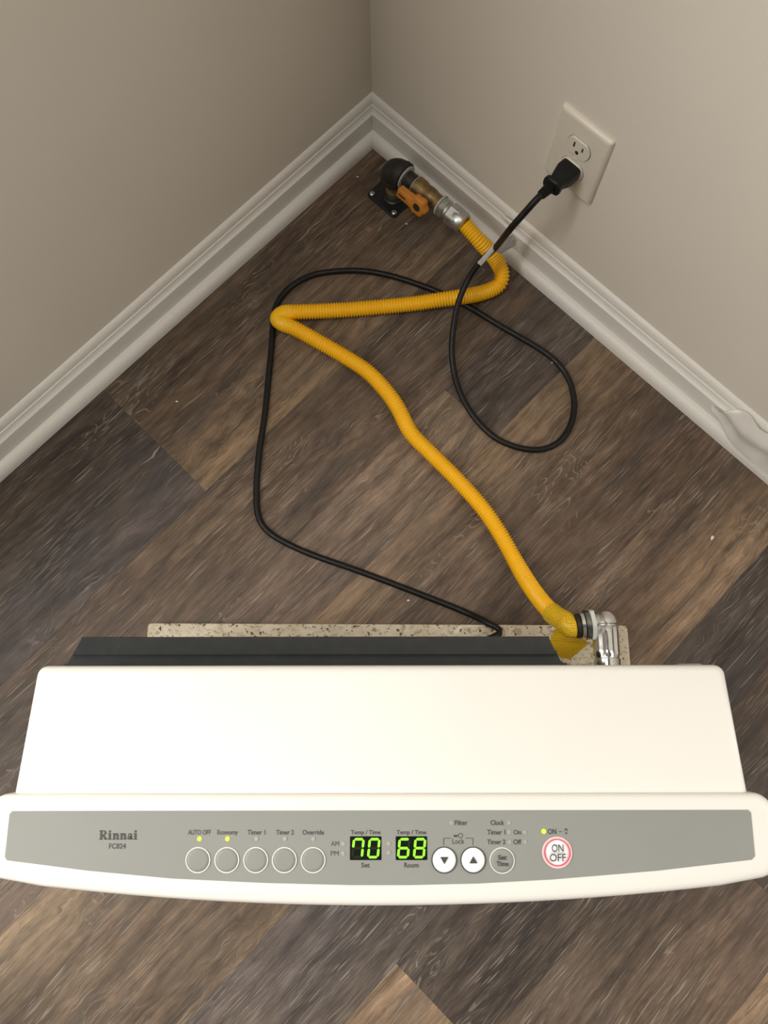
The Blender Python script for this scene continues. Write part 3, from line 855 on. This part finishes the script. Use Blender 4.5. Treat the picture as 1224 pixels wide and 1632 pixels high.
# two flat blades inside the socket are hidden; clear flag label folded round the cord
def sheet(pts_grid, thick, name, mat_, parent, uvscale=None):
    """grid of points (rows x cols) -> thin solid sheet"""
    R, C = len(pts_grid), len(pts_grid[0]); vs = []; fs = []
    nrm = []
    for i in range(R):
        for j in range(C):
            a = pts_grid[min(i+1, R-1)][j] - pts_grid[max(i-1, 0)][j]; b = pts_grid[i][min(j+1, C-1)] - pts_grid[i][max(j-1, 0)]
            nrm.append(a.cross(b).normalized())
    fl_ = [q for r in pts_grid for q in r]
    vs = [q + n*thick/2 for q, n in zip(fl_, nrm)] + [q - n*thick/2 for q, n in zip(fl_, nrm)]
    T = R*C
    for i in range(R-1):
        for j in range(C-1):
            a = i*C+j
            fs.append((a, a+C, a+C+1, a+1)); fs.append((T+a, T+a+1, T+a+C+1, T+a+C))
    edge = [j for j in range(C)] + [i*C+C-1 for i in range(1, R)] + [(R-1)*C+j for j in range(C-2, -1, -1)] + [i*C for i in range(R-2, 0, -1)]
    for k in range(len(edge)):
        a, b = edge[k], edge[(k+1) % len(edge)]
        fs.append((a, b, T+b, T+a))
    o = MB().add(vs, fs).build(name, mat_, parent, angle=45)
    if uvscale:
        uvl = o.data.uv_layers.new(name='UVMap')
        for lp in o.data.loops:
            k = lp.vertex_index % T
            uvl.data[lp.index].uv = ((k % C)/(C-1)*uvscale[0], (k // C)/(R-1)*uvscale[1])
    return o
def quad_grid(a, b, c, d, R=6, C=4, bulge=0.0, wob=0.0):
    """a,b: start/end of first row; d,c of last row"""
    g = []
    for i in range(R):
        s = i/(R-1); r = []
        for j in range(C):
            t_ = j/(C-1)
            q = a.lerp(b, t_).lerp(d.lerp(c, t_), s)
            r.append(q + Vector((0, 0, bulge*math.sin(PI*s)*math.sin(PI*t_) + wob*math.sin(7*s+5*t_))))
        g.append(r)
    return g
zt = lambda x, y, z: cl(P(x, y, z))
lab = sheet(quad_grid(zt(799,376,.128), zt(805.5,380,.126), zt(766.5,423.5,.088), zt(760.5,418.5,.091), 8, 4, .002), .0005, 'label_tag', M['labelfilm'], cordroot)
tag(lab, 'clear silvery flag label on the cord')
lab2 = sheet(quad_grid(zt(801,381,.122), zt(818,374,.104), zt(797,405,.080), zt(787,398,.104), 6, 5, .003), .0005, 'label_flag', M['labelfilm'], lab)
sheet(quad_grid(zt(818,374,.104), zt(824,383,.092), zt(822,391,.084), zt(797,405,.080), 5, 4, .002), .0005, 'label_flag', M['labelfilm'], lab)

# ------------------------------------------------------------------ gas pipe stub with valve
gp = empty('gas_pipe', uvz(-.0385, -.0825, .0))
tag(gp, 'iron gas pipe elbow and brass valve with orange handle in the corner', 'gas valve')
G0 = gp.location.copy()
def gl(q): return Vector(q) - G0
ZP = .072
E0 = uvz(-.0385, -.0825, ZP)
EN = uvz(-.0340, -.2255, ZP)
pax = (EN - E0).normalized()
MB().lathe([(.0055, .0115), (.060, .0115)], (0, 0, 0), (0, 0, 1), 20).build('riser', M['nipple'], gp)
mbn = MB()
for k in range(8):
    mbn.lathe([(.019+k*.0034, .0110), (.020+k*.0034, .0128), (.0216+k*.0034, .0128), (.0222+k*.0034, .0110)], (0, 0, 0), (0, 0, 1), 20, cap=True)
mbn.build('riser_thread', M['nipple'], gp)
# elbow: quarter-bend with thick collars
bend = [Vector((0, 0, ZP - .019))]
Rb = .017
for i in range(9):
    a = PI/2 * i/8
    bend.append(Vector((0, 0, ZP - Rb)) + pax.xyz * (Rb*(1 - math.cos(a))) + Vector((0, 0, Rb*math.sin(a))))
bend += [Vector((0, 0, ZP)) + pax*.021]
bl = catmull(bend, .003)
MB().sweep(bl, lambda i: .0192, 24).build('elbow', M['iron'], gp)
MB().lathe([(.0, .0175), (.001, .0202), (.0085, .0202), (.010, .0190)], (0, 0, ZP - .0255), (0, 0, 1), 24).build('elbow_collar', M['iron'], gp)
MB().lathe([(.0, .0178), (.0015, .0203), (.009, .0203), (.0105, .018)], Vector((0, 0, ZP)) + pax*.012, pax, 24).build('elbow_collar', M['iron'], gp)
def along(v): # distance along the pipe axis for a v position
    return (-.082 - v)
A0 = Vector((0, 0, ZP))
MB().lathe([(0, .0165), (.0006, .0178), (.0022, .0178), (.0026, .0150)], A0 + pax*.0225, pax, 24).build('sealant_ring', M['sealant'], gp)
MB().lathe([(0, .0125), (.022, .0125)], A0 + pax*.022, pax, 24).build('nipple', M['iron'], gp)
MB().lathe([(0, .0125), (.0003, .0142), (.0012, .0142), (.0016, .0125)], A0 + pax*.0418, pax, 24).build('sealant_ring', M['sealant'], gp)
MB().lathe([(.043, .0130), (.0435, .0145), (.056, .0145), (.060, .0128), (.066, .0134), (.074, .0134), (.079, .0118), (.091, .0118), (.0915, .0110)], A0, pax, 24).build('valve_body', M['brass'], gp)
# valve stem + lever handle on the room side
hs = A0 + pax*.071
hd = (OUT - pax*OUT.dot(pax)); hd = (hd.normalized() + Vector((0, 0, .25))).normalized()
MB().lathe([(.008, .0075), (.020, .0070), (.022, .0055), (.027, .0055)], hs, hd, 16).build('valve_stem', M['brass'], gp)
hub_c = hs + hd*.0215
hm = Matrix((pax * -1, hd.cross(pax * -1), hd)).transposed().to_4x4(); hm.translation = hub_c
lob = []
for i in range(40):
    a = 2*PI*i/40
    r = .0150 + .0012*math.cos(6*a)
    lob.append((r*math.cos(a) - 0.0, r*math.sin(a)))
hmb = MB().loft(lob, [(-.001, .001), (0, 0), (.008, 0), (.0095, .0012), (.0102, .003)], hm)
handle = hmb.build('valve_handle', M['orange'], gp, angle=45)
arm = [(.006, -.0100), (.020, -.0085), (.036, -.0085), (.0375, -.0065), (.0375, .0065), (.036, .0085), (.020, .0085), (.006, .0100)]
MB().loft(arm, [(.0, .001), (.001, 0), (.0095, 0), (.0110, .0018)], hm).build('lever', M['orange'], handle, angle=40)
MB().loft(rounded_rect(.020, -.0013, .034, .0013, .001, 2), [(.0105, 0), (.0112, 0)], hm).build('lever_slot', M['slot'], handle, smooth=False)
MB().loft([(.0062*math.cos(2*PI*i/18), .0062*math.sin(2*PI*i/18)) for i in range(18)], [(.0095, 0), (.0105, 0)], hm).build('handle_recess', M['slot'], handle, smooth=False)
# compression fittings
MB().lathe([(0, .0128), (.0005, .0152), (.0030, .0152), (.0034, .0128)], A0 + pax*.0900, pax, 24).build('sealant_ring', M['sealant'], gp)
def hexa(prof, a, d, name, mat_, parent, rot=.3):
    lobes = lambda t, an: 1.0/ max(math.cos(((an + rot + PI/6) % (PI/3)) - PI/6), .86)
    return MB().lathe(prof, a, d, 36, lobes).build(name, mat_, parent, angle=25)
hexa([(0, .0120), (.001, .0132), (.009, .0132), (.010, .0120)], A0 + pax*.0932, pax, 'hex_collar', M['steel'], gp)
MB().lathe([(0, .0122), (.004, .0122), (.005, .0135), (.007, .0135)], A0 + pax*.1025, pax, 24).build('fitting_neck', M['steel'], gp)
hexa([(0, .0135), (.0015, .0148), (.017, .0148), (.0185, .0140)], A0 + pax*.1080, pax, 'hex_nut', M['steel'], gp, .1)
MB().lathe([(0, .0150), (.003, .0156), (.014, .0156), (.018, .0140), (.0185, .0120)], A0 + pax*.1185, pax, 28).build('nut_collar', M['steel'], gp)

# floor plate under the riser
fp = empty('floor_flange', uvz(-.0365, -.0805, 0))
fp.matrix_world = Matrix.Translation(uvz(-.0365, -.0805, 0)) @ ROOM.to_3x3().to_4x4()
tag(fp, 'black square screwed-down flange plate around the gas pipe foot', 'flange')
MB().loft(rounded_rect(-.030, -.030, .030, .030, .006, 4), [(.0001, 0), (.0040, 0), (.0050, .001)]).build('plate', M['flange'], fp, angle=40)
MB().lathe([(.004, .0180), (.0065, .0175), (.0075, .0160), (.0078, .0120)], (-.002, -.002, 0), (0, 0, 1), 24).build('hub', M['flange'], fp)
for sx_ in (-1, 1):
    for sy_ in (-1, 1):
        MB().lathe([(.0045, .0040), (.0058, .0040), (.0068, .0026), (.0070, .0010)], (sx_*.0235, sy_*.0235, 0), (0, 0, 1), 14).build('screw', M['steel'], fp)

# ------------------------------------------------------------------ chrome coupling at the heater's gas inlet
cp_end = P(963.5, 988, .100)
gc = empty('gas_coupling', (cp_end.x, cp_end.y, 0))
tag(gc, 'chrome fluted quick coupling joining the yellow hose to the heater back', 'coupling')
C0 = gc.location.copy()
hback = (he.to_3x3() @ Vector((0, -1, 0))).normalized()       # towards the heater
AX = Vector((0, 0, .100))
ln = (cp_end.y - .0445)
fl_l = lambda t, an: (1.0 - .12*max(0, math.cos(6*an))**1.5) if .009 < t < .0455 else 1.0
R0 = .0160
prof = [(-.0125, .002), (-.0112, .0075), (-.0085, .0112), (-.004, .0140), (.001, R0), (.0052, R0), (.0062, R0*.92), (.0085, R0*.92), (.0095, R0*.97)]
prof += [(.0095 + .034*i/6, R0*1.0) for i in range(1, 7)]
prof += [(.0460, R0*.93), (.0475, R0*.93), (.0485, R0*1.02), (.066, R0*1.02), (.0668, R0*.90), (ln, R0*.90)] if ln > .067 else [(.0460, R0*.93), (.0470, R0*1.02), (ln, R0*1.02)]
MB().lathe(prof, AX, hback, 48, fl_l).build('coupling_body', M['chrome'], gc, angle=35)
# side port towards the hose
hose_end = P(916, 998, .099)
pd = (hose_end - (C0 + AX + hback*.004)).normalized()
B0 = AX + hback*.004
hexa([(.0135, .0160), (.0142, .0182), (.0190, .0182), (.0196, .0160)], B0, pd, 'hex_nut', M['pale'], gc, .2)
MB().lathe([(.0, .0115), (.0130, .0115)], B0, pd, 24).build('port', M['chrome'], gc)
MB().lathe([(.0190, .0150), (.0200, .0186), (.0255, .0188), (.0262, .0160)], B0, pd, 28).build('swivel_ring', M['chrome_dk'], gc)
MB().lathe([(.0258, .0160), (.0268, .0178), (.0310, .0178), (.0320, .0150)], B0, pd, 28).build('end_ring', M['chrome'], gc)
MB().lathe([(.0315, .0145), (.0322, .0156), (.0365, .0150), (.0370, .0120)], B0, pd, 28).build('ferrule', M['iron'], gc)
hend = C0 + B0 + pd*.0345

# ------------------------------------------------------------------ yellow gas hose
HRD = .0118
PIT = .0041
hose = empty('gas_hose', (P(640, 650, 0).x, P(640, 650, 0).y, 0))
tag(hose, 'yellow corrugated gas hose snaking from the corner valve to the heater', 'hose')
H0 = hose.location.copy()
hz = HRD + .0008
hpx = [(763,383,.062),(781,402,.046),(795,422,.030),(800,440,.020),(793,456,hz),(768,467,.014),(735,473,.0228),(700,478,.0226),(650,485,.016),(560,493,.014),(505,496,.020),(475,497,.0225),(453,499,.0232),(443,507.5,.0232),(450,515,.0232),(470,524,.0225),(505,543,.019),(545,566,hz),(585,592,hz),(615,623,hz),(635,652,hz),(655,690,hz),(690,726,hz),(730,766,hz),(770,811,hz),(800,856,hz),(826,903,.018),(852,944,.042),(880,977,.075),(903,992,.095)]
hpts = [G0 + A0 + pax*.1372] + [P(*q) for q in hpx] + [hend - Vector(pd)*(-.012), hend]
hpath = catmull(hpts, PIT/5)
hloc = [q - H0 for q in hpath]
# smooth (rib-free) only where the hose kinks at the tight bend
kc_ = P(443, 507.5, .0215) - H0
def hrad(i):
    d = (hloc[i] - kc_).length
    k = min(1.0, max(0.0, (d - .012)/.016))
    return HRD * (1 - .19 * k * (.5 - .5 * math.cos(2*PI*(i % 5)/5)))
MB().sweep(hloc, hrad, 20).build('corrugated_tube', M['hose'], hose, angle=180)
# printed warning tag wrapped round the hose end, with a hanging flap
j0 = max(i for i, q in enumerate(hpath) if (q - P(872, 968, .065)).length < .012) if any((q - P(872, 968, .065)).length < .012 for q in hpath) else len(hpath) - 60
seg_ = hpath[j0:len(hpath)-2:4]
grid = []; frv = None
for i, q in enumerate(seg_):
    t_ = (seg_[min(i+1, len(seg_)-1)] - seg_[max(i-1, 0)]).normalized()
    if frv is None: frv = Vector((0, 0, 1))
    frv = (frv - t_*frv.dot(t_)).normalized(); b_ = t_.cross(frv)
    grid.append([q - H0 + (frv*math.cos(a) + b_*math.sin(a))*(HRD + .0013) for a in [-2.6 + 5.2*k/16 for k in range(17)]])
grid = [list(r) for r in zip(*grid)]
tg = sheet(grid, .0005, 'warning_tag', M['tagprint'], hose, (.045, .06))
tag(tg, 'yellow tag with rows of small print')
hl_ = lambda x, y, z: P(x, y, z) - H0
sheet(quad_grid(hl_(884,1002,.088), hl_(924,1010,.090), hl_(938,1026,.074), hl_(876,1022,.072), 5, 6, .003, .0006), .0005, 'tag_flap', M['tagprint'], tg, (.05, .015))
sheet(quad_grid(hl_(876,1022,.072), hl_(938,1026,.074), hl_(908,1051,.048), hl_(889,1046,.052), 6, 6, .004, .0008), .0005, 'tag_flap', M['tagprint'], tg, (.05, .025))

# ------------------------------------------------------------------ plastic sheet bunched over the right baseboard
def wallpt(u, v, z): return uvz(u, v, z)
rng = random.Random(3)
grid = []
R_, C_ = 16, 26
v_a, v_b = -.650, -.93
for i in range(R_):
    s = i/(R_-1); row = []
    for j in range(C_):
        t_ = j/(C_-1)
        v = v_a + (v_b - v_a)*t_
        # top edge climbs away from the corner, bottom edge lies on the shoe moulding
        ztop = .060 + .060*min(1, t_*1.6) + .010*math.sin(t_*17)
        zbot = .022 + .004*math.sin(t_*21) + .020*max(0, 1 - t_*9)
        z = zbot + (ztop - zbot)*s
        u_s = .0115 if z < .062 else (.0115 + (z - .062)/.018*.012 if z < .080 else .0235)
        u = u_s - .0035 - .0045*(1-s)*min(1, t_*4) - .004*abs(math.sin(t_*13 + s*4))*min(1, t_*5) - .002*math.sin(s*9 + t_*5)
        v2 = v + .012*(s-.5)*math.sin(t_*9) - .030*abs(s-.45)*max(0, 1 - t_*3)
        row.append(wallpt(u, v2, z))
    grid.append(row)
pc = uvz(0, -.70, 0)
grid = [[q - pc for q in r] for r in grid]
ps = sheet(grid, .0006, 'plastic_sheet', M['film'], None)
ps.location = pc
tag(ps, 'crumpled whitish plastic sheet stuck over the right baseboard at the photo edge', 'sheet')

# caulk blob and scuff on the right baseboard behind the cord
cbk = MB()
c0 = uvz(.0150, -.262, .068)
rs = []
for i in range(9):
    t_ = i/8; w_ = math.sin(PI*min(max(t_, .04), .96))**.6
    rs.append([DV*(.014 - .030*t_) + DU*(-.0025*w_*math.cos(2*PI*k/12)) + Vector((0, 0, .0055*w_*math.sin(2*PI*k/12) + .003*t_)) for k in range(12)])
cbk = cbk.rings(rs).build('caulk_blob', M['trim'], None)
cbk.location = c0
tag(cbk, 'small smear of white caulk on the right baseboard behind the cord label', 'caulk')

# ------------------------------------------------------------------ crumbs on the floor
def chip(px, py, s, label):
    o = MB(); rs = []
    for k, (z, r) in enumerate(((0.0, .7), (.35, 1.0), (.7, .8), (.9, .3))):
        rs.append([Vector((s*r*math.cos(2*PI*i/7 + k*.4)*(1.4 if i % 2 else 1), s*r*.7*math.sin(2*PI*i/7 + k*.4), s*z*.7)) for i in range(7)])
    o = o.rings(rs).build('paint_chip', M['chip'], None, smooth=False)
    o.location = P(px, py, 0.0002); o.rotation_euler = (0, 0, px % 3)
    tag(o, label, 'paint chip', 'white paint chips on the floor')
chip(1135, 857, .0032, 'largest white paint chip, on the tan plank near the right edge')
chip(651, 957, .0018, 'white paint chip beside the cord just above the granite slab')
chip(880, 578, .0016, 'white paint chip beside the cord loop under the outlet')
chip(570, 282, .0016, 'white paint chip near the black flange plate by the left baseboard')
chip(648, 357, .0016, 'white paint chip on the floor below the orange valve handle')
chip(282, 640, .0017, 'white paint chip on the brown plank near the left baseboard')
